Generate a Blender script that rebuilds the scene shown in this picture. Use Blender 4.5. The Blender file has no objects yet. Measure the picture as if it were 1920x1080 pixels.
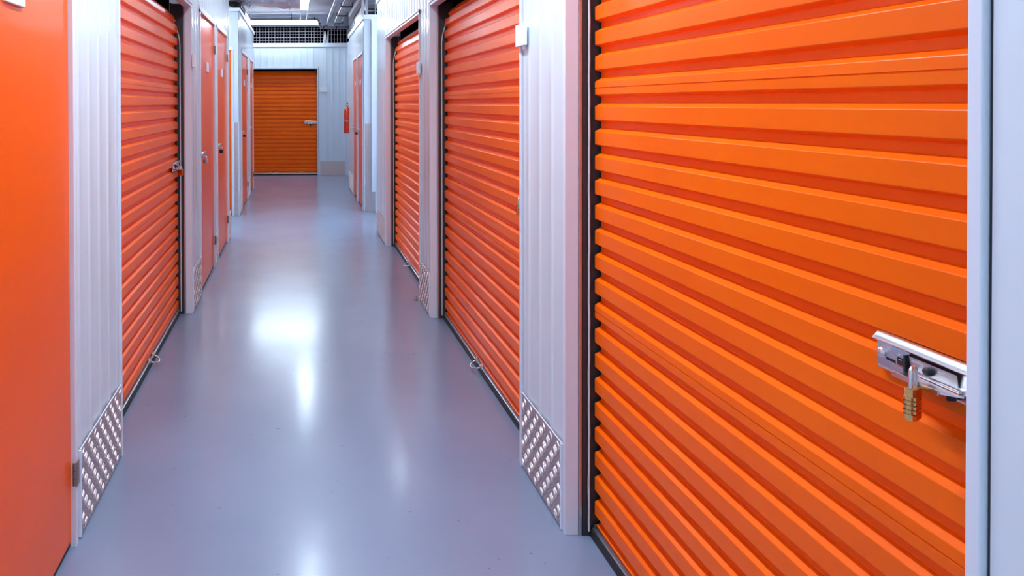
import bpy, bmesh, math, random
from mathutils import Vector, Matrix
random.seed(7)
PI = math.pi
C = bpy.context.scene.collection
SC = bpy.context.scene

# ------------------------------------------------------------------ materials
def mat(name, color, rough=0.4, metal=0.0, spec=0.5, coat=0.0, coat_rough=0.1, emit=None, strength=0.0):
    m = bpy.data.materials.new(name); m.use_nodes = True
    b = m.node_tree.nodes['Principled BSDF']
    b.inputs['Base Color'].default_value = (*color, 1)
    b.inputs['Roughness'].default_value = rough
    b.inputs['Metallic'].default_value = metal
    b.inputs['Specular IOR Level'].default_value = spec
    b.inputs['Coat Weight'].default_value = coat
    b.inputs['Coat Roughness'].default_value = coat_rough
    if emit:
        b.inputs['Emission Color'].default_value = (*emit, 1)
        b.inputs['Emission Strength'].default_value = strength
    return m

def noise_bump(m, scale, strength, dist=0.002, detail=3.0, stretch=None):
    nt = m.node_tree; b = nt.nodes['Principled BSDF']
    tc = nt.nodes.new('ShaderNodeTexCoord'); n = nt.nodes.new('ShaderNodeTexNoise'); bp = nt.nodes.new('ShaderNodeBump')
    n.inputs['Scale'].default_value = scale; n.inputs['Detail'].default_value = detail
    bp.inputs['Strength'].default_value = strength; bp.inputs['Distance'].default_value = dist
    src = tc.outputs['Object']
    if stretch:
        mp = nt.nodes.new('ShaderNodeMapping'); mp.inputs['Scale'].default_value = stretch
        nt.links.new(src, mp.inputs['Vector']); src = mp.outputs['Vector']
    nt.links.new(src, n.inputs['Vector'])
    nt.links.new(n.outputs['Fac'], bp.inputs['Height']); nt.links.new(bp.outputs['Normal'], b.inputs['Normal'])
    return m

def vary(m, scale, c0, c1, detail=4.0, lo=0.35, hi=0.65):
    nt = m.node_tree; b = nt.nodes['Principled BSDF']
    tc = nt.nodes.new('ShaderNodeTexCoord'); n = nt.nodes.new('ShaderNodeTexNoise'); r = nt.nodes.new('ShaderNodeValToRGB')
    n.inputs['Scale'].default_value = scale; n.inputs['Detail'].default_value = detail
    r.color_ramp.elements[0].position = lo; r.color_ramp.elements[0].color = (*c0, 1)
    r.color_ramp.elements[1].position = hi; r.color_ramp.elements[1].color = (*c1, 1)
    nt.links.new(tc.outputs['Object'], n.inputs['Vector']); nt.links.new(n.outputs['Fac'], r.inputs['Fac'])
    nt.links.new(r.outputs['Color'], b.inputs['Base Color'])
    return m

M = {}
M['white'] = noise_bump(mat('white_cladding', (.70, .77, .84), .30, spec=.3, coat=.5, coat_rough=.07), 9, .10, .003, 2, (1, 1, .15))
M['frame'] = mat('white_frame', (.74, .78, .86), .38)
M['trim'] = mat('white_trim', (.80, .83, .90), .34)
M['shutter'] = vary(mat('orange_shutter', (.95, .16, .002), .34, spec=.22), 3, (.96, .128, .001), (.99, .146, .001))
M['panel'] = noise_bump(vary(mat('orange_door', (.93, .10, .002), .34, spec=.1, coat=.25, coat_rough=.09), 2, (.93, .108, .001), (.97, .12, .001)), 300, .05, .0005)
M['tread'] = noise_bump(mat('aluminium_tread', (.64, .55, .54), .45, metal=1), 120, .08, .0006)  # brownish base tint paints in the reflection of the orange doors
M['chrome'] = mat('zinc_steel', (.80, .80, .82), .26, metal=1)
M['steel'] = mat('galvanised_steel', (.55, .55, .58), .33, metal=1)
M['brass'] = vary(mat('brass', (.85, .50, .18), .24, metal=1), 60, (.80, .45, .15), (.88, .55, .22))
M['copper'] = mat('reddish_brass', (.62, .26, .12), .3, metal=1)
M['black'] = mat('black_plastic', (.012, .012, .014), .45)
M['rubber'] = mat('black_rubber', (.015, .015, .017), .55)
M['guide'] = mat('dark_guide', (.03, .028, .03), .4)
M['dark'] = mat('dark_void', (.012, .012, .013), .9, spec=.1)
M['cord'] = mat('grey_cord', (.62, .60, .62), .8)
M['plaque'] = mat('white_plaque', (.86, .87, .90), .3)
M['pipe'] = mat('grey_pipe', (.30, .30, .33), .35, spec=.6)
M['tray'] = mat('dark_bracket', (.03, .03, .04), .5)
M['conduit'] = mat('grey_conduit', (.62, .62, .68), .35, metal=.6)
M['trunk'] = mat('white_trunking', (.78, .78, .84), .4)
M['wire'] = mat('mesh_wire', (.50, .48, .54), .45, metal=.3)
M['foil'] = noise_bump(mat('foil_wrap', (.84, .84, .90), .30, metal=.55), 22, 1.0, .03, 6)
M['red'] = mat('red_enamel', (.80, .05, .015), .22, coat=.6, coat_rough=.05)
M['light'] = mat('lit_diffuser', (.9, .95, 1), .5, emit=(.70, .87, 1.0), strength=43)
M['light_dim'] = mat('dimmer_lit_diffuser', (.9, .95, 1), .5, emit=(.70, .87, 1.0), strength=16)
M['light_mid'] = mat('tube_lit_diffuser', (.9, .95, 1), .5, emit=(.72, .88, 1.0), strength=26)
M['hinge'] = mat('hinge_metal', (.30, .24, .22), .4, metal=.7)
M['ceiling'] = noise_bump(vary(mat('ceiling_paint', (.68, .66, .72), .7), 2.2, (.66, .64, .70), (.72, .70, .76)), 40, .15, .003)
M['far_dark'] = mat('roof_void_shade', (.004, .004, .005), .9, spec=.0)  # near-black colour stands in for the darkness of the unlit roof space
M['grey_wall'] = mat('grey_paint', (.45, .45, .5), .7)

def floor_material():
    m = mat('epoxy_floor', (.30, .31, .38), .2, spec=.55, coat=.6, coat_rough=.165)
    nt = m.node_tree; b = nt.nodes['Principled BSDF']; L = nt.links.new
    tc = nt.nodes.new('ShaderNodeTexCoord')
    def noise(scale, detail, rough=.5, vec=None):
        n = nt.nodes.new('ShaderNodeTexNoise'); n.inputs['Scale'].default_value = scale
        n.inputs['Detail'].default_value = detail; n.inputs['Roughness'].default_value = rough
        L(vec or tc.outputs['Object'], n.inputs['Vector']); return n
    def ramp(src, p0, c0, p1, c1):
        r = nt.nodes.new('ShaderNodeValToRGB')
        r.color_ramp.elements[0].position = p0; r.color_ramp.elements[0].color = (*c0, 1)
        r.color_ramp.elements[1].position = p1; r.color_ramp.elements[1].color = (*c1, 1)
        L(src, r.inputs['Fac']); return r
    base = ramp(noise(1.3, 6).outputs['Fac'], .35, (.205, .255, .38), .65, (.24, .292, .42))
    # scattered dark specks and short scuffs in the coating
    sp = ramp(noise(38, 2, .4).outputs['Fac'], .225, (1, 1, 1), .255, (0, 0, 0))
    mp = nt.nodes.new('ShaderNodeMapping'); mp.inputs['Scale'].default_value = (14, 60, 1); mp.inputs['Rotation'].default_value = (0, 0, .6)
    L(tc.outputs['Object'], mp.inputs['Vector'])
    sc = ramp(noise(1.6, 3, .5, mp.outputs['Vector']).outputs['Fac'], .155, (1, 1, 1), .17, (0, 0, 0))
    mx = nt.nodes.new('ShaderNodeMath'); mx.operation = 'MAXIMUM'; L(sp.outputs['Color'], mx.inputs[0]); L(sc.outputs['Color'], mx.inputs[1])
    mul = nt.nodes.new('ShaderNodeMath'); mul.operation = 'MULTIPLY'; L(mx.outputs[0], mul.inputs[0]); mul.inputs[1].default_value = .7
    mix = nt.nodes.new('ShaderNodeMixRGB'); L(mul.outputs[0], mix.inputs['Fac']); L(base.outputs['Color'], mix.inputs['Color1']); mix.inputs['Color2'].default_value = (.07, .065, .07, 1)
    L(mix.outputs['Color'], b.inputs['Base Color'])
    rr = ramp(noise(2.2, 5, .6).outputs['Fac'], .3, (.29,) * 3, .7, (.36,) * 3)
    L(rr.outputs['Color'], b.inputs['Roughness'])
    bp = nt.nodes.new('ShaderNodeBump'); bp.inputs['Strength'].default_value = .10; bp.inputs['Distance'].default_value = .01
    L(noise(5.5, 3, .5).outputs['Fac'], bp.inputs['Height']); L(bp.outputs['Normal'], b.inputs['Normal']); L(bp.outputs['Normal'], b.inputs['Coat Normal'])
    return m
M['floor'] = floor_material()

# ------------------------------------------------------------------ mesh helpers
class MB:
    def __init__(s): s.bm = bmesh.new()
    def box(s, x0, x1, y0, y1, z0, z1, bev=0.0, rot=None):
        vs = [s.bm.verts.new((x, y, z)) for z in (z0, z1) for y in (y0, y1) for x in (x0, x1)]
        fs = [(0, 2, 3, 1), (4, 5, 7, 6), (0, 1, 5, 4), (2, 6, 7, 3), (0, 4, 6, 2), (1, 3, 7, 5)]
        faces = [s.bm.faces.new([vs[i] for i in f]) for f in fs]
        if rot is not None:
            c = Vector(((x0 + x1) / 2, (y0 + y1) / 2, (z0 + z1) / 2))
            for v in vs: v.co = c + rot @ (v.co - c)
        if bev > 0:
            es = list({e for f in faces for e in f.edges})
            bmesh.ops.bevel(s.bm, geom=es, offset=bev, segments=2, affect='EDGES', profile=.5)
        return s
    def prism(s, pts, x0, x1):
        """closed outline of (y, z) points carried along x"""
        a = [s.bm.verts.new((x0, y, z)) for y, z in pts]; b = [s.bm.verts.new((x1, y, z)) for y, z in pts]
        n = len(pts)
        for i in range(n): s.bm.faces.new((a[i], a[(i + 1) % n], b[(i + 1) % n], b[i]))
        s.bm.faces.new(a[::-1]); s.bm.faces.new(b)
        return s
    def vprism(s, pts, z0, z1):
        """closed outline of (x, y) points carried up z"""
        a = [s.bm.verts.new((x, y, z0)) for x, y in pts]; b = [s.bm.verts.new((x, y, z1)) for x, y in pts]
        n = len(pts)
        for i in range(n): s.bm.faces.new((a[i], a[(i + 1) % n], b[(i + 1) % n], b[i]))
        s.bm.faces.new(a[::-1]); s.bm.faces.new(b)
        return s
    def tube(s, path, r, seg=10, radii=None, closed=False):
        P = [Vector(p) for p in path]; n = len(P); rings = []
        up = Vector((0, 0, 1))
        prev = None
        for i, p in enumerate(P):
            if closed: t = P[(i + 1) % n] - P[i - 1]
            else: t = P[min(i + 1, n - 1)] - P[max(i - 1, 0)]
            t.normalize()
            if prev is None:
                a = t.cross(up)
                if a.length < .1: a = t.cross(Vector((1, 0, 0)))
            else:
                a = prev - t * prev.dot(t)
            a.normalize(); prev = a; b = t.cross(a)
            rr = radii[i] if radii else r
            rings.append([s.bm.verts.new(p + (a * math.cos(2 * PI * k / seg) + b * math.sin(2 * PI * k / seg)) * rr) for k in range(seg)])
        m = n if closed else n - 1
        for i in range(m):
            A, B = rings[i], rings[(i + 1) % n]
            for k in range(seg): s.bm.faces.new((A[k], A[(k + 1) % seg], B[(k + 1) % seg], B[k]))
        if not closed:
            s.bm.faces.new(rings[0][::-1]); s.bm.faces.new(rings[-1])
        return s
    def cyl(s, p0, p1, r, seg=16, r2=None):
        return s.tube([p0, p1], r, seg, [r, r if r2 is None else r2])
    def lathe(s, prof, c=(0, 0, 0), seg=24, rot=None):
        """profile of (radius, height) turned about z"""
        rings = []; c = Vector(c)
        for r, z in prof:
            ring = []
            for k in range(seg):
                v = Vector((max(r, .0002) * math.cos(2 * PI * k / seg), max(r, .0002) * math.sin(2 * PI * k / seg), z))
                if rot is not None: v = rot @ v
                ring.append(s.bm.verts.new(c + v))
            rings.append(ring)
        for A, B in zip(rings, rings[1:]):
            for k in range(seg): s.bm.faces.new((A[k], A[(k + 1) % seg], B[(k + 1) % seg], B[k]))
        s.bm.faces.new(rings[0][::-1]); s.bm.faces.new(rings[-1])
        return s
    def build(s, name, material, parent=None, smooth=None, loc=None, rz=None):
        bmesh.ops.recalc_face_normals(s.bm, faces=s.bm.faces)
        me = bpy.data.meshes.new(name); s.bm.to_mesh(me); s.bm.free()
        me.materials.append(material)
        if smooth is not None:
            for p in me.polygons: p.use_smooth = True
            me.set_sharp_from_angle(angle=math.radians(smooth))
        o = bpy.data.objects.new(name, me); C.objects.link(o)
        if parent is not None: o.parent = parent
        if loc is not None: o.location = loc
        if rz is not None: o.rotation_euler = (0, 0, rz)
        return o

def tag(o, label, cat, group=None, kind=None):
    o['label'] = label; o['category'] = cat
    if group: o['group'] = group
    if kind: o['kind'] = kind
    return o
def thing(name, label, cat, loc=(0, 0, 0), rz=0.0, group=None, kind=None):
    o = bpy.data.objects.new(name, None); C.objects.link(o); o.empty_display_size = .1
    o.location = loc; o.rotation_euler = (0, 0, rz)
    return tag(o, label, cat, group, kind)
def copy_tree(o, parent=None):
    c = o.copy(); C.objects.link(c)
    if parent is not None: c.parent = parent
    for ch in list(o.children): copy_tree(ch, c)
    return c

# ------------------------------------------------------------------ layout (metres; corridor runs along +Y, eye 1.4 m up)
XL, XR, XLF, XRF = -.713, .868, -.735, .857        # faces of the near and far wall blocks
Y_END = 14.5
TOP_L, TOP_R, TOP_E = 2.595, 2.535, 2.57            # top of the partition cladding
CEIL = 3.10
def place(side, plane, s):
    """location and turn of something set in a wall: local x runs to the right as one faces it, y goes into the wall"""
    if side == 'R': return (plane, s, 0), -PI / 2
    if side == 'L': return (plane, s, 0), PI / 2
    return (s, plane, 0), 0.0
def to_world(side, plane, s, p):
    loc, rz = place(side, plane, s)
    return Vector(loc) + Matrix.Rotation(rz, 3, 'Z') @ Vector(p)

# ------------------------------------------------------------------ setting
def structure(o, label, cat):
    return tag(o, label, cat, kind='structure')
structure(MB().box(-2.6, 2.6, -5.0, 17.2, -.1, 0).build('floor', M['floor']), 'glossy blue grey epoxy floor of the corridor', 'floor')
structure(MB().box(-2.6, 2.6, -5.0, 17.2, CEIL, CEIL + .1).build('ceiling', M['ceiling']), 'pale grey painted ceiling above the corridor', 'ceiling')
structure(MB().box(-2.7, -2.6, -5.0, 17.2, 0, CEIL).build('wall_outer', M['grey_wall']), 'plain grey side wall beyond the left storage units', 'wall')
structure(MB().box(2.6, 2.7, -5.0, 17.2, 0, CEIL).build('wall_outer', M['grey_wall']), 'plain grey side wall beyond the right storage units', 'wall')
structure(MB().box(-2.6, 2.6, -5.1, -5.0, 0, CEIL).build('wall_rear', M['white']), 'white wall closing the corridor behind the viewer', 'wall')
structure(MB().box(-2.6, 2.6, 17.2, 17.3, 0, CEIL).build('wall_void_shade', M['far_dark']), 'wall coloured black for the unlit space far behind the end mesh', 'wall')  # closes the roof space; its black colour paints the lack of light

PITCH = .125
def cladding(name, side, plane, s0, s1, z0, z1, label, thick=.05):
    """profiled white sheet: flat pans with narrow raised ribs at a constant pitch along the wall, on a solid core"""
    mid = (s0 + s1) / 2; h = (s1 - s0) / 2
    sg = 1 if side == 'F' else (1 if side == 'L' else -1)     # local x against world s
    ribs = sorted(sg * (k * PITCH + .05 - mid) for k in range(math.floor((s0 - .05) / PITCH), math.ceil((s1 - .05) / PITCH) + 1))
    pts = [(-h, 0.0)]
    for r in ribs:
        if r - .018 <= -h or r + .018 >= h: continue
        pts += [(r - .021, 0), (r - .017, -.0006), (r - .011, -.0032), (r - .008, -.0038), (r + .008, -.0038), (r + .011, -.0032), (r + .017, -.0006), (r + .021, 0)]
    pts += [(h, 0.0), (h, thick), (-h, thick)]
    loc, rz = place(side, plane, mid)
    o = MB().vprism(pts, z0, z1).build(name, M['white'], loc=loc, rz=rz, smooth=50)
    return structure(o, label, 'wall')
def trim(name, side, plane, s0, s1, z0, z1, y0, y1, label, m='trim', bev=.002):
    mid = (s0 + s1) / 2; h = (s1 - s0) / 2
    loc, rz = place(side, plane, mid)
    return structure(MB().box(-h, h, y0, y1, z0, z1, bev).build(name, M[m], loc=loc, rz=rz), label, 'trim')

HEAD = 2.065
# left near block
O_S0, O_S1 = 1.43, 2.345
cladding('wall_left', 'L', XL, -5, O_S0 - .03, 0, TOP_L, 'white ribbed wall on the left before the first plain door')
cladding('wall_left', 'L', XL, O_S1 + .03, 2.957, 0, TOP_L, 'white ribbed pier between the left plain door and roller shutter')
cladding('wall_left', 'L', XL, 4.985, 5.43, 0, TOP_L, 'white ribbed pier beyond the left roller shutter')
cladding('wall_left', 'L', XL, 6.40, 6.57, 0, TOP_L, 'narrow white pier between the two plain doors on the left')
cladding('wall_left', 'L', XL, 7.54, 7.78, 0, TOP_L, 'white pier at the corner of the left side passage')
for a, b, z, t in ((O_S0 - .03, O_S1 + .03, HEAD + .055, 'nearest plain door on the left'), (2.96, 4.985, HEAD + .035, 'left roller shutter'),
                   (5.43, 6.40, HEAD + .055, 'first of the two plain doors beyond the left shutter'), (6.57, 7.54, HEAD + .055, 'second of the two plain doors beyond the left shutter')):
    cladding('wall_left', 'L', XL, a, b, z, TOP_L, 'white ribbed wall above the ' + t)
structure(MB().box(-2.6, XL - .05, 7.72, 7.78, 0, TOP_L).build('wall_passage', M['white']), 'white back of the near left block facing the side passage', 'wall')
trim('trim_1', 'L', XL, -5, 7.79, TOP_L - .055, TOP_L, -.014, .06, 'white capping along the top of the near left wall')
# left far block
cladding('wall_left', 'F', 9.31, -.80, XLF, 0, TOP_L - .0, 'white corner facing the viewer beside the sliver of orange door')
cladding('wall_left', 'F', 9.31, -1.75, -.80, HEAD + .055, TOP_L, 'white wall above the orange door in the left passage')
cladding('wall_left', 'F', 9.31, -2.6, -1.75, 0, TOP_L, 'white wall at the back of the left passage')
D = ((9.78, 10.86), (11.49, 12.28))
cladding('wall_left', 'L', XLF, 9.312, D[0][0] - .03, 0, TOP_L, 'white pier before the first far left door')
cladding('wall_left', 'L', XLF, D[0][1] + .03, D[1][0] - .03, 0, TOP_L, 'white pier between the two far left doors')
cladding('wall_left', 'L', XLF, D[1][1] + .03, 12.48, 0, TOP_L, 'white pier after the last far left door')
for (a, b), t in zip(D, ('first', 'last')):
    cladding('wall_left', 'L', XLF, a - .03, b + .03, HEAD + .055, TOP_L, f'white wall above the {t} far left door')
structure(MB().box(-2.6, XLF - .05, 12.42, 12.48, 0, TOP_L).build('wall_passage', M['white']), 'white back of the far left block facing the end passage', 'wall')
trim('trim_2', 'L', XLF, 9.30, 12.49, TOP_L - .045, TOP_L, -.022, .06, 'white capping along the top of the far left wall')
trim('trim_3', 'F', 9.31, -2.6, XLF + .012, TOP_L - .045, TOP_L, -.022, .03, 'white capping over the corner of the far left wall')
# right near block
F0, F1, G1, H1, I1, J1, K1 = .959, 2.402, 2.878, 4.845, 5.285, 7.29, 8.14
cladding('wall_right', 'R', XR, -5, .932, 0, TOP_R, 'white ribbed pier at the right edge beside the nearest shutter')
cladding('wall_right', 'R', XR, F1 + .022, G1 - .008, 0, TOP_R, 'white ribbed pier between the nearest and middle right shutters')
cladding('wall_right', 'R', XR, H1 + .022, I1 - .008, 0, TOP_R, 'white ribbed pier between the middle and far right shutters')
cladding('wall_right', 'R', XR, J1 + .022, K1, 0, TOP_R, 'white ribbed pier between the far right shutter and right passage')
for a, b, t in ((.932, F1 + .022, 'nearest'), (G1 - .008, H1 + .022, 'middle'), (I1 - .008, J1 + .022, 'far')):
    cladding('wall_right', 'R', XR, a, b, 2.063, TOP_R, f'white ribbed wall above the {t} right shutter')
structure(MB().box(XR + .05, 2.6, K1 - .06, K1, 0, TOP_R).build('wall_passage', M['white']), 'white back of the near right block facing the side passage', 'wall')
trim('trim_4', 'R', XR, -5, K1 + .01, TOP_R - .06, TOP_R, -.014, .06, 'white capping along the top of the near right wall')
# right far block
E_ = ((9.81, 10.565), (10.76, 11.44))
cladding('wall_right', 'F', 9.60, XRF, 2.6, 0, TOP_R, 'white corner facing the viewer beside the right passage')
cladding('wall_right', 'R', XRF, 9.602, E_[0][0] - .03, 0, TOP_R, 'white pier before the first far right door')
cladding('wall_right', 'R', XRF, E_[0][1] + .03, E_[1][0] - .03, 0, TOP_R, 'white pier between the two far right doors')
cladding('wall_right', 'R', XRF, E_[1][1] + .03, 12.40, 0, TOP_R, 'white wall after the last far right door')
for (a, b), t in zip(E_, ('first', 'last')):
    cladding('wall_right', 'R', XRF, a - .03, b + .03, HEAD + .03, TOP_R, f'white wall above the {t} far right door')
structure(MB().box(XRF + .05, 2.6, 12.34, 12.40, 0, TOP_R).build('wall_passage', M['white']), 'white back of the far right block facing the end passage', 'wall')
trim('trim_5', 'R', XRF, 9.585, 12.41, TOP_R - .06, TOP_R, -.022, .06, 'white capping along the top of the far right wall')
trim('trim_6', 'F', 9.60, XRF - .012, 2.6, TOP_R - .06, TOP_R, -.022, .03, 'white capping over the corner of the far right wall')
# end wall
EX0, EX1 = -1.32, .385
cladding('wall_end', 'F', Y_END, -2.6, EX0 - .03, 0, TOP_E, 'white end wall left of the end shutter')
cladding('wall_end', 'F', Y_END, EX1 + .028, 1.02, 0, TOP_E, 'white ribbed end wall right of the end shutter')
cladding('wall_end', 'F', Y_END, EX0 - .03, EX1 + .028, HEAD + .035, TOP_E, 'white ribbed end wall above the end shutter')
cladding('wall_alcove', 'R', .97, 12.42, Y_END, 0, TOP_E, 'white return wall behind the fire extinguisher at the far right')
trim('trim_7', 'F', Y_END, -2.6, .97, TOP_E - .075, TOP_E, -.016, .06, 'white capping along the top of the end wall')
structure(MB().box(-2.6, 2.6, 14.52, 14.62, 2.915, CEIL).build('wall_header', M['trim']), 'pale header beam above the mesh at the corridor end', 'wall')

# ------------------------------------------------------------------ roller shutters
RIB = .0793
def curtain(hw, z0, y0=.082, seams=(9, 18)):
    prof = []                                                # (height along the sheet, depth behind the rib face)
    k = 0
    while True:
        c = z0 + k * RIB
        if c > 2.14: break
        seg = [(-.0298, .020), (-.0286, .0190), (-.0222, .0018), (-.0206, .0002)]
        if k in seams: seg += [(-.0015, 0), (-.0008, .0022), (.0008, .0022), (.0015, -.0007)]
        seg += [(.0195, 0), (.0212, .0010), (.0223, .0028), (.0305, .0186), (.0322, .020)]
        prof += [(c + a, d) for a, d in seg if c + a > .034]
        k += 1
    s1, R = 1.90, .15
    def at(sv, d):
        if sv <= s1: return (y0 + d, sv)
        a = (sv - s1) / R; r = R - d
        return (y0 + R - r * math.cos(a), s1 + r * math.sin(a))
    mb = MB(); f = [at(*p) for p in prof]; b = [at(p, d + .0015) for p, d in prof]
    rows = [[mb.bm.verts.new((x, y, z)) for y, z in row] for row in (f, b) for x in (-hw, hw)]
    fl, fr, bl, br = rows
    for i in range(len(f) - 1):
        mb.bm.faces.new((fl[i], fr[i], fr[i + 1], fl[i + 1])); mb.bm.faces.new((bl[i + 1], br[i + 1], br[i], bl[i]))
        mb.bm.faces.new((fl[i], fl[i + 1], bl[i + 1], bl[i])); mb.bm.faces.new((fr[i + 1], fr[i], br[i], br[i + 1]))
    for i in (0, -1): mb.bm.faces.new((fl[i], bl[i], br[i], fr[i]))
    return mb

def emboss(name, txt, size, loc, rot, material, parent, depth=.0004):
    cu = bpy.data.curves.new(name, 'FONT'); cu.body = txt; cu.size = size; cu.extrude = depth; cu.align_x = 'CENTER'; cu.align_y = 'CENTER'
    cu.materials.append(material)
    tmp = bpy.data.objects.new(name, cu); C.objects.link(tmp)
    me = bpy.data.meshes.new_from_object(tmp.evaluated_get(bpy.context.evaluated_depsgraph_get()))
    bpy.data.objects.remove(tmp)
    o = bpy.data.objects.new(name, me); C.objects.link(o); o.parent = parent; o.location = loc; o.rotation_euler = rot
    return o

def shutter_latch(root, x0, L, z0, yb, fine):
    """zinc slide latch: dished back plate with a curled top lip, keepers, slide, ledge and carriage bolts"""
    X = lambda t: x0 + t
    pts = [(0, 0), (-.004, .001), (-.0065, .004), (-.007, .008), (-.007, .043), (-.009, .0455), (-.0150, .0480), (-.0162, .0495), (-.0158, .0510), (-.0075, .0595), (-.006, .0602), (0, .0602)]
    p = MB().prism([(yb + y, z0 + z) for y, z in pts], X(0), X(L)).build('latch', M['chrome'], root, smooth=40)
    p['label'] = 'zinc plated slide latch across the right edge of the shutter'
    bolt = [(.0085, 0), (.0085, .0015), (.0075, .004), (.0045, .0062), (0, .007)]
    rot = Matrix.Rotation(PI / 2, 3, 'X')
    for t in (.0105, L - .074):
        MB().lathe(bolt, (X(t), yb - .007, z0 + .029), 16, rot).build('carriage_bolt', M['chrome'], p, smooth=60)
    MB().box(X(.018), X(.036), yb - .0074, yb - .006, z0 + .0195, z0 + .0235).build('slot', M['black'], p)
    MB().box(X(.040), X(.058), yb - .0074, yb - .006, z0 + .015, z0 + .031).build('slot', M['black'], p)
    MB().box(X(.0605), X(.0645), yb - .015, yb - .006, z0 + .014, z0 + .041, .0006).build('keeper', M['tray'], p)
    MB().box(X(.143), X(.147), yb - .020, yb - .008, z0 + .003, z0 + .0135, .0006).build('keeper', M['tray'], p)
    s = MB().box(X(.036), X(.155), yb - .012, yb - .0068, z0 + .0165, z0 + .0205, .001)
    s.prism([(yb - .0078, z0 + .022), (yb - .0105, z0 + .041), (yb - .0118, z0 + .041), (yb - .0095, z0 + .022)], X(.067), X(.150))
    sb = s.build('slide_bolt', M['chrome'], p, smooth=40)
    MB().lathe([(.0066, 0), (.0066, .005), (.0054, .0070), (.0030, .0078)], (X(.104), yb - .0105, z0 + .030), 16, rot).build('slide_knob', M['tray'], p, smooth=50)
    led = [(X(.062), yb - .007), (X(.158), yb - .007), (X(.164), yb - .013), (X(.148), yb - .033), (X(.062), yb - .033)]
    MB().vprism(led, z0 + .0135, z0 + .0160).box(X(.062), X(.146), yb - .034, yb - .032, z0 + .010, z0 + .018, .0006).build('hasp_ledge', M['chrome'], p)
    for t in (.046, .066, .083, .108): MB().cyl((X(t), yb - .0105, z0 + .006), (X(t + .014), yb - .0105, z0 + .006), .0034, 12).build('rolled_tab', M['chrome'], p, smooth=50)
    if fine:
        emboss('lettering', 'CLOSED', .0058, (X(.083), yb - .0116, z0 + .036), (PI / 2 - .12, 0, 0), M['chrome'], p)
        emboss('lettering', 'CLOSED', .0058, (X(.130), yb - .0116, z0 + .036), (PI / 2 - .12, 0, 0), M['chrome'], p)
        e = MB()
        for i in range(7):
            h = .0032 if i == 0 else .0018
            e.box(X(.0205 + i * .0024), X(.0222 + i * .0024), yb - .0076, yb - .0069, z0 + .0315, z0 + .0315 + h, .0003)
        e.lathe([(.0026, 0), (.0024, .0006), (.0012, .0012), (0, .0014)], (X(.0435), yb - .0068, z0 + .0345), 10, rot)
        e.box(X(.0425), X(.0490), yb - .0076, yb - .0069, z0 + .0270, z0 + .0288, .0003)
        e.build('emblem', M['chrome'], p)
    return p

def ring_handle(root, xc, yb):
    path = [(xc + .05 * math.cos(a), yb - .012 - .036 * math.sin(a), .042 - .016 * math.sin(a)) for a in [PI * i / 14 for i in range(15)]]
    h = MB().tube(path, .0045, 10).build('pull_ring', M['chrome'], root, smooth=60)
    for sx in (-1, 1):
        p = MB().box(xc + sx * .05 - .011, xc + sx * .05 + .011, yb - .010, yb + .004, .030, .058, .003)
        p.lathe([(.008, 0), (.008, .004), (.004, .007), (0, .0075)], (xc + sx * .05, yb - .010, .044), 12, Matrix.Rotation(PI / 2, 3, 'X'))
        p.build('ring_lug', M['chrome'], h, smooth=50)

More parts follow.
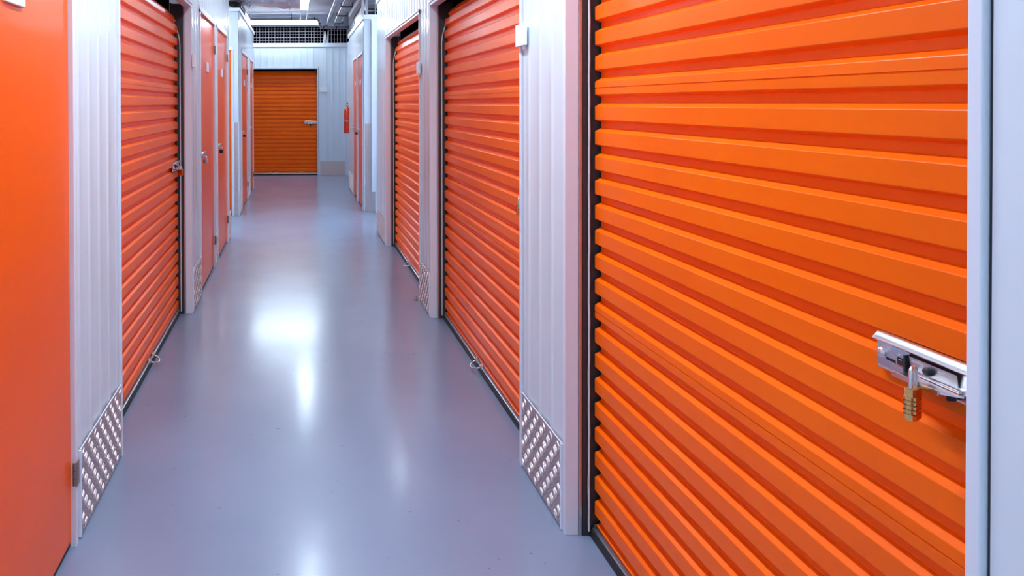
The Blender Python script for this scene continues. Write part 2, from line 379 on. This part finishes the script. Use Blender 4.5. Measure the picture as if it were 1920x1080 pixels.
def roller_shutter(side, plane, s0, s1, z0, label, head=2.03, fine=False, latch_z=.968, ring=True, seams=(9, 18)):
    W = s1 - s0; hw = W / 2; mid = (s0 + s1) / 2
    loc, rz = place(side, plane, mid)
    t = thing('roller_shutter', label, 'roller shutter', loc, rz, 'orange roller shutters of the storage units', 'thing')
    curtain(hw - .017, z0, seams=seams).build('curtain', M['shutter'], t, smooth=20)
    for sx in (-1, 1):
        j = MB().box(min(sx * hw, sx * (hw + .02)), max(sx * hw, sx * (hw + .02)), -.008, .036, 0, head + .03, .0015).build('side_jamb', M['frame'], t)
        MB().box(min(sx * (hw - .002), sx * (hw + .02)), max(sx * (hw - .002), sx * (hw + .02)), .0368, .0465, 0, head, .001).build('guide_lip', M['steel'], t)
        g = MB().box(min(sx * (hw - .004), sx * (hw + .02)), max(sx * (hw - .004), sx * (hw + .02)), .047, .135, 0, head + .02)
        g.box(min(sx * (hw + .0205), sx * (hw + .0275)), max(sx * (hw + .0205), sx * (hw + .0275)), .003, .047, 0, head + .02)  # dark strip painting the shade in the gap between jamb and cladding
        g.box(min(sx * (hw - .045), sx * hw), max(sx * (hw - .045), sx * hw), .118, .128, 0, head + .02)
        g.build('guide_and_gap_shade', M['guide'], t)
        path = []
        n = 60
        for i in range(n + 1):
            z = .02 + 1.93 * i / n
            path.append((sx * (hw - .0105 + .0012 * math.sin(i * 1.7) + .0010 * math.sin(i * .61 + sx)), .066 + (max(0, z - 1.78) ** 2) * 1.6, z))
        MB().tube(path, .0038, 6).build('edge_cord', M['cord'], t, smooth=60)
    MB().box(-hw - .02, hw + .02, -.009, .046, head, head + .032, .0015).box(-hw - .02, hw + .02, -.016, -.007, head + .018, head + .034, .001).build('head_frame', M['frame'], t)
    hd = MB().box(-hw - .02, hw + .02, .052, .56, 2.50, 2.52).box(-hw - .02, hw + .02, .54, .56, 1.80, 2.50).box(-hw - .02, -hw, .14, .54, 1.80, 2.50).box(hw, hw + .02, .14, .54, 1.80, 2.50)
    hd.build('drum_light_block', M['dark'], t)  # added dark box that keeps light from showing behind the head
    br = MB().prism([(.076, .0265), (.076, .0300), (.080, .032), (.080, .042), (.098, .042), (.098, .0265)], -hw + .012, hw - .012)
    br.build('bottom_rail', M['steel'], t)
    path = [(-hw + .012 + (W - .024) * i / 24, .082 - .002 * math.sin(i * 1.9), .011) for i in range(25)]
    MB().tube(path, .0095, 8).box(-hw + .012, hw - .012, .071, .11, .001, .026).build('bottom_seal_and_shade', M['rubber'], t, smooth=60)  # rubber seal, made larger in black to paint the shade under the curtain
    if ring: ring_handle(t, 0.0, .078)
    shutter_latch(t, hw - .25, .248, latch_z, .080, fine)
    return t

sh_F = roller_shutter('R', XR, F0, F1, .0185, 'nearest and largest orange roller shutter on the right with gold combination padlock', fine=True)
sh_H = roller_shutter('R', XR, G1 + .02, H1, .0185, 'middle of the three orange roller shutters along the right wall')
sh_J = roller_shutter('R', XR, I1 + .02, J1, .0185, 'orange roller shutter on the right wall next to the right side passage')
sh_A = roller_shutter('L', XL, 2.98, 4.965, .0676, 'orange roller shutter in the left wall, the only one on that side', head=2.045, seams=(9, 18))
sh_E = roller_shutter('F', Y_END, EX0, EX1, .0185, 'orange roller shutter facing the viewer at the corridor end', head=2.065, latch_z=1.0)
sk = MB()
for i in range(9): sk.box(.50 + i * .009, .5075 + i * .009, .0745, .0765, .060 + .002 * math.sin(i), .068 + .004 * (i % 2), .0006)
sk = sk.build('maker_sticker', M['plaque'], sh_E)

# ------------------------------------------------------------------ plain hinged doors
def hinged_door(side, plane, s0, s1, label, zt=2.065, plaque=True, latch=True, deep=.006, lz=1.02, hinges=True):
    W = s1 - s0; hw = W / 2; mid = (s0 + s1) / 2
    loc, rz = place(side, plane, mid)
    t = thing('hinged_door', label, 'door', loc, rz, 'plain orange hinged unit doors', 'thing')
    MB().box(-hw + .003, hw - .003, deep, deep + .04, .022, zt, .0015).build('door_leaf', M['panel'], t)
    MB().box(-hw, hw, deep + .004, deep + .036, .004, .022).build('bottom_gap_shade', M['rubber'], t)  # dark strip painting the shade in the gap under the leaf
    for sx in (-1, 1):
        MB().box(min(sx * hw, sx * (hw + .026)), max(sx * hw, sx * (hw + .026)), -.009, .05, 0, zt + .026, .0015).build('door_jamb', M['frame'], t)
    MB().prism([(-.006, zt + .004), (-.013, zt + .005), (-.013, zt + .010), (-.007, zt + .022), (-.006, zt + .052), (.05, zt + .052), (.05, zt + .004)], -hw - .026, hw + .026).build('head_flashing', M['trim'], t)
    for z in (.195, 1.82) if hinges else ():
        h = MB().box(hw - .003, hw + .022, deep - .020, deep - .016, z, z + .075, .0006)
        for i in range(3): h.cyl((hw + .001, deep - .012, z + .001 + i * .0245), (hw + .001, deep - .012, z + .0235 + i * .0245), .0075, 12)
        h.build('hinge', M['hinge'], t, smooth=50)
    if plaque:
        q = MB().box(-.066, .066, deep - .010, deep, 1.652, 1.726, .002).build('number_plate', M['plaque'], t)
        q['label'] = 'small blank white plate on the door'
    if latch:
        x = -hw + .055
        l = MB().box(x - .045, x + .042, deep - .004, deep + .001, lz - .032, lz + .032, .001).build('latch', M['chrome'], t)
        l['label'] = 'zinc plated hasp and bolt'
        b = MB().cyl((x - .075, deep - .018, lz + .012), (x + .04, deep - .018, lz + .012), .0075, 12)
        for dx in (-.035, .022): b.box(x + dx - .008, x + dx + .008, deep - .028, deep - .002, lz + .0, lz + .024, .002)
        b.build('slide_bolt', M['chrome'], l, smooth=50)
        k = MB().prism([(deep - .004, lz - .004), (deep - .045, lz - .004), (deep - .045, lz - .012), (deep - .004, lz - .012)], x - .012, x + .012)
        k.box(x - .03, x + .03, deep - .034, deep - .028, lz + .003, lz + .030, .003)
        k.build('staple', M['steel'], l)
    return t
hinged_door('L', XL, O_S0, O_S1, 'plain orange hinged door at the left edge nearest the viewer', latch=False)
hinged_door('L', XL, 5.455, 6.375, 'plain orange hinged door just beyond the left roller shutter')
hinged_door('L', XL, 6.595, 7.515, 'second plain orange hinged door beyond the left roller shutter')
hinged_door('F', 9.31, -1.73, -.826, 'orange hinged door facing the viewer in the left side passage', latch=False, plaque=False, hinges=False)
hinged_door('L', XLF, *D[0], 'first of the two orange hinged doors on the far left wall', plaque=True)
hinged_door('L', XLF, *D[1], 'last orange hinged door on the far left wall beside the end passage')
hinged_door('R', XRF, *E_[0], 'nearer orange hinged door on the far right wall with black padlock', zt=2.04)
hinged_door('R', XRF, *E_[1], 'last orange hinged door on the far right wall before the extinguisher', zt=2.04)

# ------------------------------------------------------------------ tread plates
CELL = .036
def tread_mesh(w, h):
    mb = MB().box(-w / 2, w / 2, -.0095, -.0075, .006, h)
    nx, nz = int(w / CELL) + 2, int(h / CELL) + 2
    for ix in range(nx):
        for iz in range(nz):
            cx, cz = -w / 2 + (ix + .5) * CELL, .006 + (iz + .5) * CELL
            a = PI / 4 if (ix + iz) % 2 else -PI / 4
            d, e = Vector((math.cos(a), math.sin(a))), Vector((-math.sin(a), math.cos(a)))
            for q in (-1, 0, 1):
                c = Vector((cx, cz)) + e * q * .0105
                ln = .0165 - .0020 * abs(q)
                out = [c + d * ln, c + d * ln * .4 + e * .0036, c - d * ln * .4 + e * .0036, c - d * ln, c - d * ln * .4 - e * .0036, c + d * ln * .4 - e * .0036]
                if any(abs(p.x) > w / 2 - .001 or p.y < .007 or p.y > h - .001 for p in out): continue
                lo = [mb.bm.verts.new((p.x, -.0095, p.y)) for p in out]
                hi = [mb.bm.verts.new((c.x + (p.x - c.x) * .72, -.0128, c.y + (p.y - c.y) * .72)) for p in out]
                for i in range(6): mb.bm.faces.new((lo[i], lo[(i + 1) % 6], hi[(i + 1) % 6], hi[i]))
                mb.bm.faces.new(hi)
    return mb
def kick_plate(side, plane, s0, s1, h, label, edge=True):
    w = s1 - s0; loc, rz = place(side, plane, (s0 + s1) / 2)
    t = thing('kick_plate', label, 'kick plate', loc, rz, 'aluminium tread plates along the wall foot')
    tread_mesh(w, h).build('tread_sheet', M['tread'], t)
    if edge:
        for sx in (-1, 1): MB().box(sx * w / 2 - .004, sx * w / 2 + .004, -.0125, -.002, .003, h, .001).build('edge_strip', M['trim'], t)
    MB().box(-w / 2, w / 2, -.0105, -.0068, h, h + .0035).build('top_strip', M['trim'], t)
    rot = Matrix.Rotation(PI / 2, 3, 'X')
    for x in (-w / 2 + .016, w / 2 - .016):
        for z in (.022, h - .018):
            MB().lathe([(.0048, 0), (.0045, .0012), (.0025, .0022), (0, .0024)], (x, -.0095, z), 10, rot).build('rivet', M['chrome'], t, smooth=60)
    return t
kick_plate('L', XL, 2.395, 2.952, .285, 'tread plate at the foot of the nearest left pier')
kick_plate('L', XL, 5.005, 5.425, .29, 'tread plate on the floor beyond the left roller shutter')
kick_plate('L', XL, 6.405, 6.565, .285, 'narrow tread plate between the two plain doors beyond the left shutter')
kick_plate('L', XL, 7.545, 7.78, .285, 'tread plate at the corner of the left side passage')
kick_plate('F', 9.31, -.798, XLF, 1.168, 'tall narrow tread plate facing the viewer beside the left passage door')
kick_plate('L', XLF, 9.34, 9.75, .285, 'tread plate before the first far left door')
kick_plate('L', XLF, 10.89, 11.46, .285, 'tread plate between the two far left doors')
kick_plate('R', XR, F1 + .03, G1 - .016, .285, 'tread plate at the foot of the nearest right pier')
kick_plate('R', XR, H1 + .035, I1 - .016, .285, 'tread plate between the middle and far right shutters')
kick_plate('R', XR, J1 + .035, K1 - .01, .265, 'tread plate between the far right shutter and right passage')
kick_plate('F', 9.60, XRF, 1.0, 1.14, 'tall tread plate facing the viewer at the far right corner')
kick_plate('R', XRF, 10.595, 10.73, .285, 'tread plate between the two far right doors')
kick_plate('R', XRF, 11.47, 12.39, .285, 'tread plate after the last far right door')
kick_plate('F', Y_END, .43, .925, .28, 'tread plate on the end wall right of the end shutter')
# white cover strip over the tall plate of the right corner
cv = MB().box(.944, .998, 9.545, 9.583, .265, TOP_R - .062, .004).box(.950, .992, 9.541, 9.546, .30, TOP_R - .09, .001).build('cover_strip', M['trim'])
tag(cv, 'tall white cover strip over the tread plate at the far right corner', 'cover strip')
fb = MB().lathe([(.013, 0), (.013, .010), (.009, .014), (.009, .024), (.006, .028), (0, .029)], (XR - .034, 5.28, 0), 14).build('floor_bolt', M['hinge'], smooth=50)
tag(fb, 'small dark bolt standing on the floor by the middle right pier', 'bolt')

# ------------------------------------------------------------------ number plaques on the walls
def plaque(side, plane, s, z, w, label):
    loc, rz = place(side, plane, s); loc = (loc[0], loc[1], z)
    t = thing('number_plaque', label, 'plaque', loc, rz, 'blank white plaques on the walls')
    MB().box(-w / 2, w / 2, -.022, -.012, -.042, .042, .002).build('plaque_face', M['plaque'], t)
    MB().box(-.014, .014, -.012, .0, -.056, .030, .002).build('mounting_clip', M['trim'], t)
    return t
plaque('R', XR, 2.842, 1.657, .118, 'white plaque high on the nearest right pier beside the middle shutter')
plaque('R', XR, 5.262, 1.648, .118, 'white plaque on the pier between middle and far right shutters')
plaque('L', XL, 5.012, 1.687, .118, 'white plaque at the left pier edge beside the left shutter')
plaque('F', Y_END, .497, 1.662, .14, 'white plaque on the end wall right of the end shutter')

# ------------------------------------------------------------------ padlocks
def padlock_dial(label, loc, rz, group=None):
    """four-dial brass padlock; local x is the wide direction, -x the edge with the dials; origin at the top of the body"""
    t = thing('combination_padlock', label, 'padlock', loc, rz, group)
    w, d, h = .030, .0072, .046
    out = [(-w / 2, -.0042), (-w / 2 + .0042, -d), (w / 2 - .003, -d), (w / 2, -d + .003), (w / 2, d - .003), (w / 2 - .003, d), (-w / 2 + .0042, d), (-w / 2, .0042)]
    MB().vprism(out, -h, 0).box(-w / 2 + .002, w / 2 - .002, -d + .002, d - .002, 0, .0012, .0004).build('body', M['brass'], t, smooth=25)
    for i in range(4):
        dl = MB(); z = -.0140 - i * .0066; seg = 20
        prof = []
        for k in range(seg):
            r = .0098 if k % 2 else .0088
            prof.append((-w / 2 + .0078 + r * math.cos(2 * PI * k / seg), r * .92 * math.sin(2 * PI * k / seg)))
        dl.vprism(prof, z - .0024, z + .0024)
        di = dl.build('dial', M['brass'], t)
        MB().box(-w / 2 - .0004, w / 2 - .008, -d - .0003, d + .0003, z - .0034, z - .0026).build('dial_gap', M['black'], di)
    a = .0095
    path = [(-a, 0, -.004), (-a, 0, .020)] + [(-a * math.cos(q), 0, .020 + a * math.sin(q)) for q in [PI * i / 10 for i in range(1, 10)]] + [(a, 0, .020), (a, 0, -.004)]
    MB().tube(path, .0030, 10).build('shackle', M['chrome'], t, smooth=60)
    return t
def padlock_key(label, loc, rz, body, w=.034, h=.030, d=.013, group=None):
    t = thing('keyed_padlock', label, 'padlock', loc, rz, group)
    MB().box(-w / 2, w / 2, -d / 2, d / 2, -h, 0, .003).build('body', M[body], t, smooth=40)
    MB().cyl((0, 0, -h - .0012), (0, 0, -h + .002), .005, 12).box(-.0012, .0012, -.004, .004, -h - .0016, -h, 0).build('keyway', M['steel'], t)
    a = w * .3
    path = [(-a, 0, -.003), (-a, 0, .010)] + [(-a * math.cos(q), 0, .010 + a * math.sin(q)) for q in [PI * i / 10 for i in range(1, 10)]] + [(a, 0, .010), (a, 0, -.003)]
    MB().tube(path, .0032, 10).build('shackle', M['chrome'], t, smooth=60)
    return t
# hung in the latch ledges
pl_F = padlock_dial('brass four dial padlock hanging from the nearest right shutter latch', (.903, 1.093, .980), math.radians(34))
pl_H = padlock_dial('brass dial padlock hanging on the latch of the middle right shutter', tuple(to_world('R', XR, (G1 + .02 + H1) / 2, ((H1 - G1 - .02) / 2 - .25 + .082, .045, .980))), math.radians(20))
padlock_key('reddish brass padlock hanging on the latch of the left shutter', tuple(to_world('L', XL, (2.98 + 4.965) / 2, (.9925 - .25 + .10, .045, .980))), math.radians(150), 'copper', .036, .042, .016)
padlock_key('black padlock hanging on the latch of the end shutter', (EX1 - .25 + .115, Y_END + .043, 1.000), math.radians(70), 'black', .04, .04, .02)
def hasp_lock(side, plane, s_left, body, label, dz=0):
    p = to_world(side, plane, s_left, (.055, -.032, 1.02 - .012 - .016 + dz)); return padlock_key(label, tuple(p), (PI / 2 if side == 'L' else -PI / 2) + 1.3, body, .036, .032, .016)
hasp_lock('L', XL, 5.455, 'steel', 'small steel padlock on the first door beyond the left shutter')
hasp_lock('L', XL, 6.595, 'black', 'black padlock on the second door beyond the left shutter')
hasp_lock('L', XLF, D[0][0], 'black', 'black padlock on the first far left door')
hasp_lock('R', XRF, E_[0][1], 'black', 'black padlock on the nearer far right door')

# ------------------------------------------------------------------ fire extinguisher
ex = thing('fire_extinguisher', 'red fire extinguisher hung on the far right return wall', 'fire extinguisher', (.848, 12.78, .885))
MB().lathe([(.03, 0), (.052, .004), (.057, .018), (.057, .37), (.05, .41), (.03, .435), (.018, .445), (.018, .46)], seg=28).build('cylinder', M['red'], ex, smooth=40)
MB().lathe([(.021, .46), (.021, .485), (.012, .49), (.012, .50)], seg=16).build('valve', M['chrome'], ex, smooth=40)
MB().box(-.012, .012, -.075, .02, .498, .508, .003).box(-.011, .011, -.085, .012, .516, .526, .003, Matrix.Rotation(-.12, 3, 'X')).build('squeeze_handle', M['black'], ex)
MB().tube([(.018, 0, .475), (.045, .02, .47), (.066, .03, .42), (.068, .03, .30), (.066, .03, .14)], .008, 10).build('hose', M['black'], ex, smooth=60)
MB().box(.05, .122, -.03, .03, .20, .23, .002).lathe([(.0592, .20), (.0592, .225)], seg=28).build('wall_bracket', M['steel'], ex, smooth=40)

# ------------------------------------------------------------------ ceiling services
def batten(label, x, y0, y1, m='light', z=2.90):
    t = thing('ceiling_strip_light', label, 'strip light', (x, (y0 + y1) / 2, z), 0, 'strip lights under the ceiling')
    h = (y1 - y0) / 2
    MB().box(-.064, .064, -h, h, .031, .062, .002).box(-.064, -.059, -h, h, .002, .031).box(.059, .064, -h, h, .002, .031).build('housing', M['trim'], t)
    pts = [(-.058, .03), (-.058, .004), (-.054, .001), (-.035, 0), (.035, 0), (.054, .001), (.058, .004), (.058, .03)]
    bm = MB(); a = [bm.bm.verts.new((px, -h + .01, pz)) for px, pz in pts]; b = [bm.bm.verts.new((px, h - .01, pz)) for px, pz in pts]
    n = len(pts)
    for i in range(n): bm.bm.faces.new((a[i], a[(i + 1) % n], b[(i + 1) % n], b[i]))
    bm.bm.faces.new(a[::-1]); bm.bm.faces.new(b)
    bm.build('diffuser', M[m], t, smooth=50)
    for s in (-1, 1): MB().box(-.063, .063, s * h - .008, s * h + .008, .0, .05, .003).build('end_cap', M['trim'], t)
    return t
def cross_batten(label, x0, x1, y, z, m='light'):
    t = thing('ceiling_strip_light', label, 'strip light', ((x0 + x1) / 2, y, z), 0, 'strip lights under the ceiling')
    h = (x1 - x0) / 2
    MB().box(-h, h, .034, .06, -.04, .05, .003).box(-h, h, -.06, .034, .037, .05, .003).build('housing', M['trim'], t)
    MB().tube([(-h + .012, 0, 0), (h - .012, 0, 0)], .036, 18).build('diffuser', M[m], t, smooth=50)
    for s in (-1, 1): MB().cyl((s * (h - .2), .045, .05), (s * (h - .2), .045, CEIL - z), .006, 8).build('hanger_rod', M['trim'], t)
    for s in (-1, 1): MB().cyl((s * h - .012, 0, 0), (s * h + .012, 0, 0), .038, 18).build('end_cap', M['trim'], t, smooth=50)
    return t
LX = .110
batten('lit strip light hanging over the corridor before the end passage', LX, 10.47, 11.97, 'light_dim')
batten('strip light over the corridor above the far right shutter', LX, 5.55, 7.05, 'light_dim')
batten('strip light over the corridor above the nearest right shutter', LX, 1.5, 3.0)
batten('added strip light behind the viewer, brightening the near corridor', LX, -2.9, -1.4)  # lamp added out of view for more brightness in the near corridor
cross_batten('lit white tube light across the corridor end above the end shutter', -1.10, .415, 14.25, 2.945, 'light_mid')
cross_batten('strip light over the left side passage', -2.45, -.86, 8.55, 2.98)
cross_batten('strip light over the right side passage', 1.0, 2.45, 8.86, 2.98)
tk = MB().box(LX - .064, LX - .052, -4.9, 14.05, 2.9625, 2.985).box(LX + .052, LX + .064, -4.9, 14.05, 2.9625, 2.985).box(LX - .064, LX + .064, -4.9, -4.8, 2.983, 2.991).box(LX - .064, LX + .064, 8.4, 8.45, 2.983, 2.991).build('lighting_rail', M['trunk'])
tag(tk, 'long white rail under the ceiling that carries the corridor lights', 'rail')

# foil wrapped duct coming in from the left passage
random.seed(3)
t = thing('foil_duct', 'silver foil wrapped air duct crossing the ceiling at the left', 'duct', (0, 0, 0))
mb = MB(); nx, ns = 60, 40; rings = []
for i in range(nx + 1):
    x = -2.5 + 2.53 * i / nx; ring = []
    for k in range(ns):
        a = 2 * PI * k / ns
        cy, cz = 10.38, 2.922
        sq = lambda v: math.copysign(abs(v) ** .45, v)
        wob = .010 * math.sin(7 * x + 3 * a) + .008 * math.sin(23 * x - 5 * a) + random.uniform(-.007, .007)
        sag = -.06 * max(0, (x + .9)) * (1 if math.sin(a) < 0 else .1)
        ring.append(mb.bm.verts.new((x, cy + (.24 + wob) * sq(math.cos(a)), cz + sag + (.13 + wob) * sq(math.sin(a)))))
    rings.append(ring)
for A, B in zip(rings, rings[1:]):
    for k in range(ns): mb.bm.faces.new((A[k], A[(k + 1) % ns], B[(k + 1) % ns], B[k]))
mb.bm.faces.new(rings[0][::-1]); mb.bm.faces.new(rings[-1])
mb.build('foil_wrap', M['foil'], t, smooth=35)
for x in (-.70, -.12):
    z = 2.772 - .06 * (x + .9)
    MB().box(x, x + .03, 10.11, 10.65, z, z + .012).box(x, x + .03, 10.10, 10.112, z, CEIL).box(x, x + .03, 10.648, 10.66, z, CEIL).build('hanger_strap', M['steel'], t)
rd = MB().tube([(-.86, 10.75, 2.72), (-.86, 11.1, 2.72), (-.86, 11.6, 2.715), (-.86, 12.1, 2.71)], .115, 28)
for y in (10.95, 11.45, 11.95): rd.tube([(-.86, y, 2.718), (-.86, y + .02, 2.718)], .119, 28)
tag(rd.build('round_duct', M['trunk'], smooth=40), 'white round duct lying on top of the far left wall', 'duct')
cb = MB()
for i in range(5):
    o = i * .035
    cb.tube([(-1.3 + o, 9.40, 2.72), (-1.0 + o * .6, 9.42, 2.66 + .01 * i), (-.86 + o, 9.45, 2.65 + .02 * (i % 3)), (-.80 + o * .6, 9.50, 2.63 + .015 * i), (-.80 + o * .4, 9.75, 2.62 + .012 * i), (-.88 + o, 10.05, 2.62 + .01 * i)], .013, 8)
tag(cb.build('cable_bundle', M['black'], smooth=60), 'black cable bundle lying on the far left wall top under the duct', 'cable')

# grey pipe across the end
def arc(c, r, a0, a1, n=8): return [(c[0] + r * math.cos(a0 + (a1 - a0) * i / n), c[1], c[2] + r * math.sin(a0 + (a1 - a0) * i / n)) for i in range(n + 1)]
gp = thing('drain_pipe', 'grey pipe with elbows running across the corridor end', 'pipe')
path = [(-2.5, 14.12, 3.000)] + arc((.33, 14.12, 2.915), .085, PI / 2, 0) + arc((.49, 14.12, 2.905), .075, PI, 1.5 * PI) + [(1.6, 14.12, 2.83)]
MB().tube(path, .027, 14).build('pipe_run', M['pipe'], gp, smooth=60)
for a, b in (((.318, 14.12, 3.0), (.338, 14.12, 3.0)), ((.415, 14.12, 2.90), (.415, 14.12, 2.915)), ((.485, 14.12, 2.83), (.503, 14.12, 2.83)), ((.735, 14.12, 2.83), (.75, 14.12, 2.83)), ((.955, 14.12, 2.83), (.975, 14.12, 2.83)), ((-.12, 14.12, 3.0), (-.105, 14.12, 3.0))):
    MB().cyl(a, b, .032, 14).build('pipe_clamp', M['tray'], gp, smooth=50)
MB().cyl((-.112, 14.12, 3.02), (-.112, 14.12, CEIL), .006, 8).build('hanger_rod', M['tray'], gp)

# right side services
def services_box(name, label, cat, x0, x1, y0, y1, z0, z1, m, bev=.003):
    return tag(MB().box(x0, x1, y0, y1, z0, z1, bev).build(name, M[m]), label, cat)
tag(MB().cyl((.578, 4, 2.965), (.578, 14.5, 2.965), .019, 12).build('electrical_conduit', M['trunk'], smooth=60), 'bright white conduit under the ceiling left of the cable tray', 'conduit')
tag(MB().cyl((.622, 4, 2.99), (.622, 14.5, 2.99), .011, 10).build('electrical_conduit', M['conduit'], smooth=60), 'thin grey conduit running close to the bright white conduit', 'conduit')
for i, x in enumerate((.678, .712, .748, .786)):
    tag(MB().cyl((x, 4, 2.868 + .002 * i), (x, 14.4, 2.868 + .002 * i), (.010, .013, .010, .012)[i], 10).build('electrical_cable', M['conduit'], smooth=60),
        ('leftmost of the four grey cables lying on the hanging brackets', 'second from left of the four grey cables on the brackets', 'third from left of the four grey cables on the brackets', 'rightmost of the four grey cables lying on the hanging brackets')[i], 'cable', 'cables on the hanging brackets')
def bracket():
    t = thing('cable_bracket', '', 'bracket', (.735, 0, 2.84), 0, 'dark cable brackets under the ceiling')
    MB().box(-.09, .09, -.018, .018, -.012, .006, .002).build('cross_bar', M['tray'], t)
    for s in (-1, 1):
        MB().box(s * .085 - .006, s * .085 + .006, -.012, .012, -.004, .05, .002).build('upright', M['tray'], t)
        MB().cyl((s * .085, 0, .05), (s * .085, 0, .26), .0035, 8).build('hanger_rod', M['conduit'], t)
    return t
b0 = bracket()
for i, (y, l) in enumerate(((11.12, 'dark bracket carrying the cables, nearest to the viewer'), (12.28, 'dark bracket carrying the cables, middle of three'), (13.5, 'dark bracket carrying the cables, nearest the end mesh'))):
    b = b0 if i == 0 else copy_tree(b0)
    b.location.y = y; b['label'] = l
services_box('cable_trunking', 'white rectangular trunking under the ceiling beside the far right wall', 'trunking', .885, .955, 5, 12.86, 2.85, 2.93, 'trunk')
services_box('ceiling_shade_block', 'dark grey block standing in for shaded ceiling above the far right wall', 'shade block', .965, 1.12, 10.3, 14.5, 2.72, 3.098, 'pipe')  # dark block painting the part of the ceiling that lies in shadow
tag(MB().tube([(.97, 12.92, 2.90), (.975, 12.88, 2.85), (.955, 12.7, 2.80), (.965, 12.5, 2.72), (.94, 12.25, 2.62), (.93, 12.1, 2.545)], .006, 8).build('loose_cable', M['trunk'], smooth=60), 'loose white cable looping down from the trunking end', 'cable')
services_box('mesh_post', 'pale upright post standing on the far right wall beside the dark mesh', 'post', .862, .895, 10.0, 10.04, TOP_R, CEIL - .001, 'trunk')
services_box('mesh_post', 'second pale upright post on the far right wall against the mesh', 'post', .915, .94, 10.0, 10.04, TOP_R, CEIL - .001, 'trunk')

# wire mesh panels closing the gap between wall top and ceiling
def mesh_panel(label, x0, x1, y, z0, z1, px, pz, r=.0035, rz=None, frame=True):
    t = thing('wire_mesh_panel', label, 'mesh panel', ((x0 + x1) / 2, y, z0), 0, 'wire mesh above the partitions')
    w = (x1 - x0) / 2; h = z1 - z0; mb = MB()
    n = round(2 * w / px)
    for i in range(n + 1):
        x = -w + 2 * w * i / n; mb.box(x - r, x + r, -.003, .003, 0, h)
    m = round(h / pz)
    q = rz or r
    for k in range(m + 1):
        z = h * k / m; mb.box(-w, w, -.0065, -.003, z - q, z + q)
    mb.build('wire_grid', M['wire'], t)
    if frame: MB().box(-w, w, -.02, .012, h - .012, h + .012, .002).build('top_rail', M['trim'], t)
    return t
mesh_panel('square wire mesh above the end shutter wall, dark behind', -1.5, .505, 14.54, TOP_E, 2.905, .0585, .054, .0022)
mesh_panel('wire mesh of upright bars above the end wall, right of the white props', .60, 1.02, 14.54, TOP_E, 2.905, .060, .09, .0045, .0016)
mesh_panel('dark wire mesh standing above the far right corner', .945, 1.75, 10.03, TOP_R, CEIL - .015, .105, .05, .006, .003)
pp = MB()
for (xa, xb) in ((.535, .515), (.535, .560), (.60, .592)):
    pp.tube([(xb, 14.513, TOP_E), (xa, 14.513, 2.80)], .011, 8)
tag(pp.build('prop_stand', M['trunk'], smooth=50), 'slim white props standing on the end wall beside the mesh', 'prop')
# black sheets added as the darkness of the unlit roof space behind the meshes
structure(MB().box(.96, 2.6, 11.2, 11.24, TOP_R + .002, CEIL).build('wall_void_shade', M['far_dark']), 'added black sheet as darkness behind the mesh over the far right block', 'wall')
structure(MB().box(-2.6, 2.6, 15.3, 15.34, 0, CEIL).build('wall_void_shade', M['far_dark']), 'added black sheet as darkness close behind the end mesh', 'wall')

# ------------------------------------------------------------------ world, camera, colour
w = bpy.data.worlds.new('World'); SC.world = w; w.use_nodes = True
w.node_tree.nodes['Background'].inputs['Color'].default_value = (.02, .022, .026, 1)
w.node_tree.nodes['Background'].inputs['Strength'].default_value = .3
cam = bpy.data.cameras.new('Camera'); co = bpy.data.objects.new('Camera', cam); C.objects.link(co)
cam.sensor_fit = 'HORIZONTAL'; cam.sensor_width = 36; cam.lens = 36 * 1400 / 1920
co.matrix_world = Matrix.Translation((0, 0, 1.4)) @ Matrix.Rotation(PI / 2 - math.radians(.6), 4, 'X') @ Matrix.Rotation(-math.radians(.2), 4, 'Z')
cam.shift_x = .20935; cam.shift_y = -.17257
cam.clip_start = .02; cam.clip_end = 60
SC.camera = co
vs = SC.view_settings
vs.view_transform = 'Standard'; vs.look = 'None'; vs.exposure = 1.48; vs.gamma = 1.0; vs.use_curve_mapping = False
SC.cycles.use_denoising = True
SC.cycles.max_bounces = 10; SC.cycles.diffuse_bounces = 6; SC.cycles.glossy_bounces = 5
SC.cycles.caustics_reflective = False; SC.cycles.caustics_refractive = False
SC.cycles.sample_clamp_indirect = 6
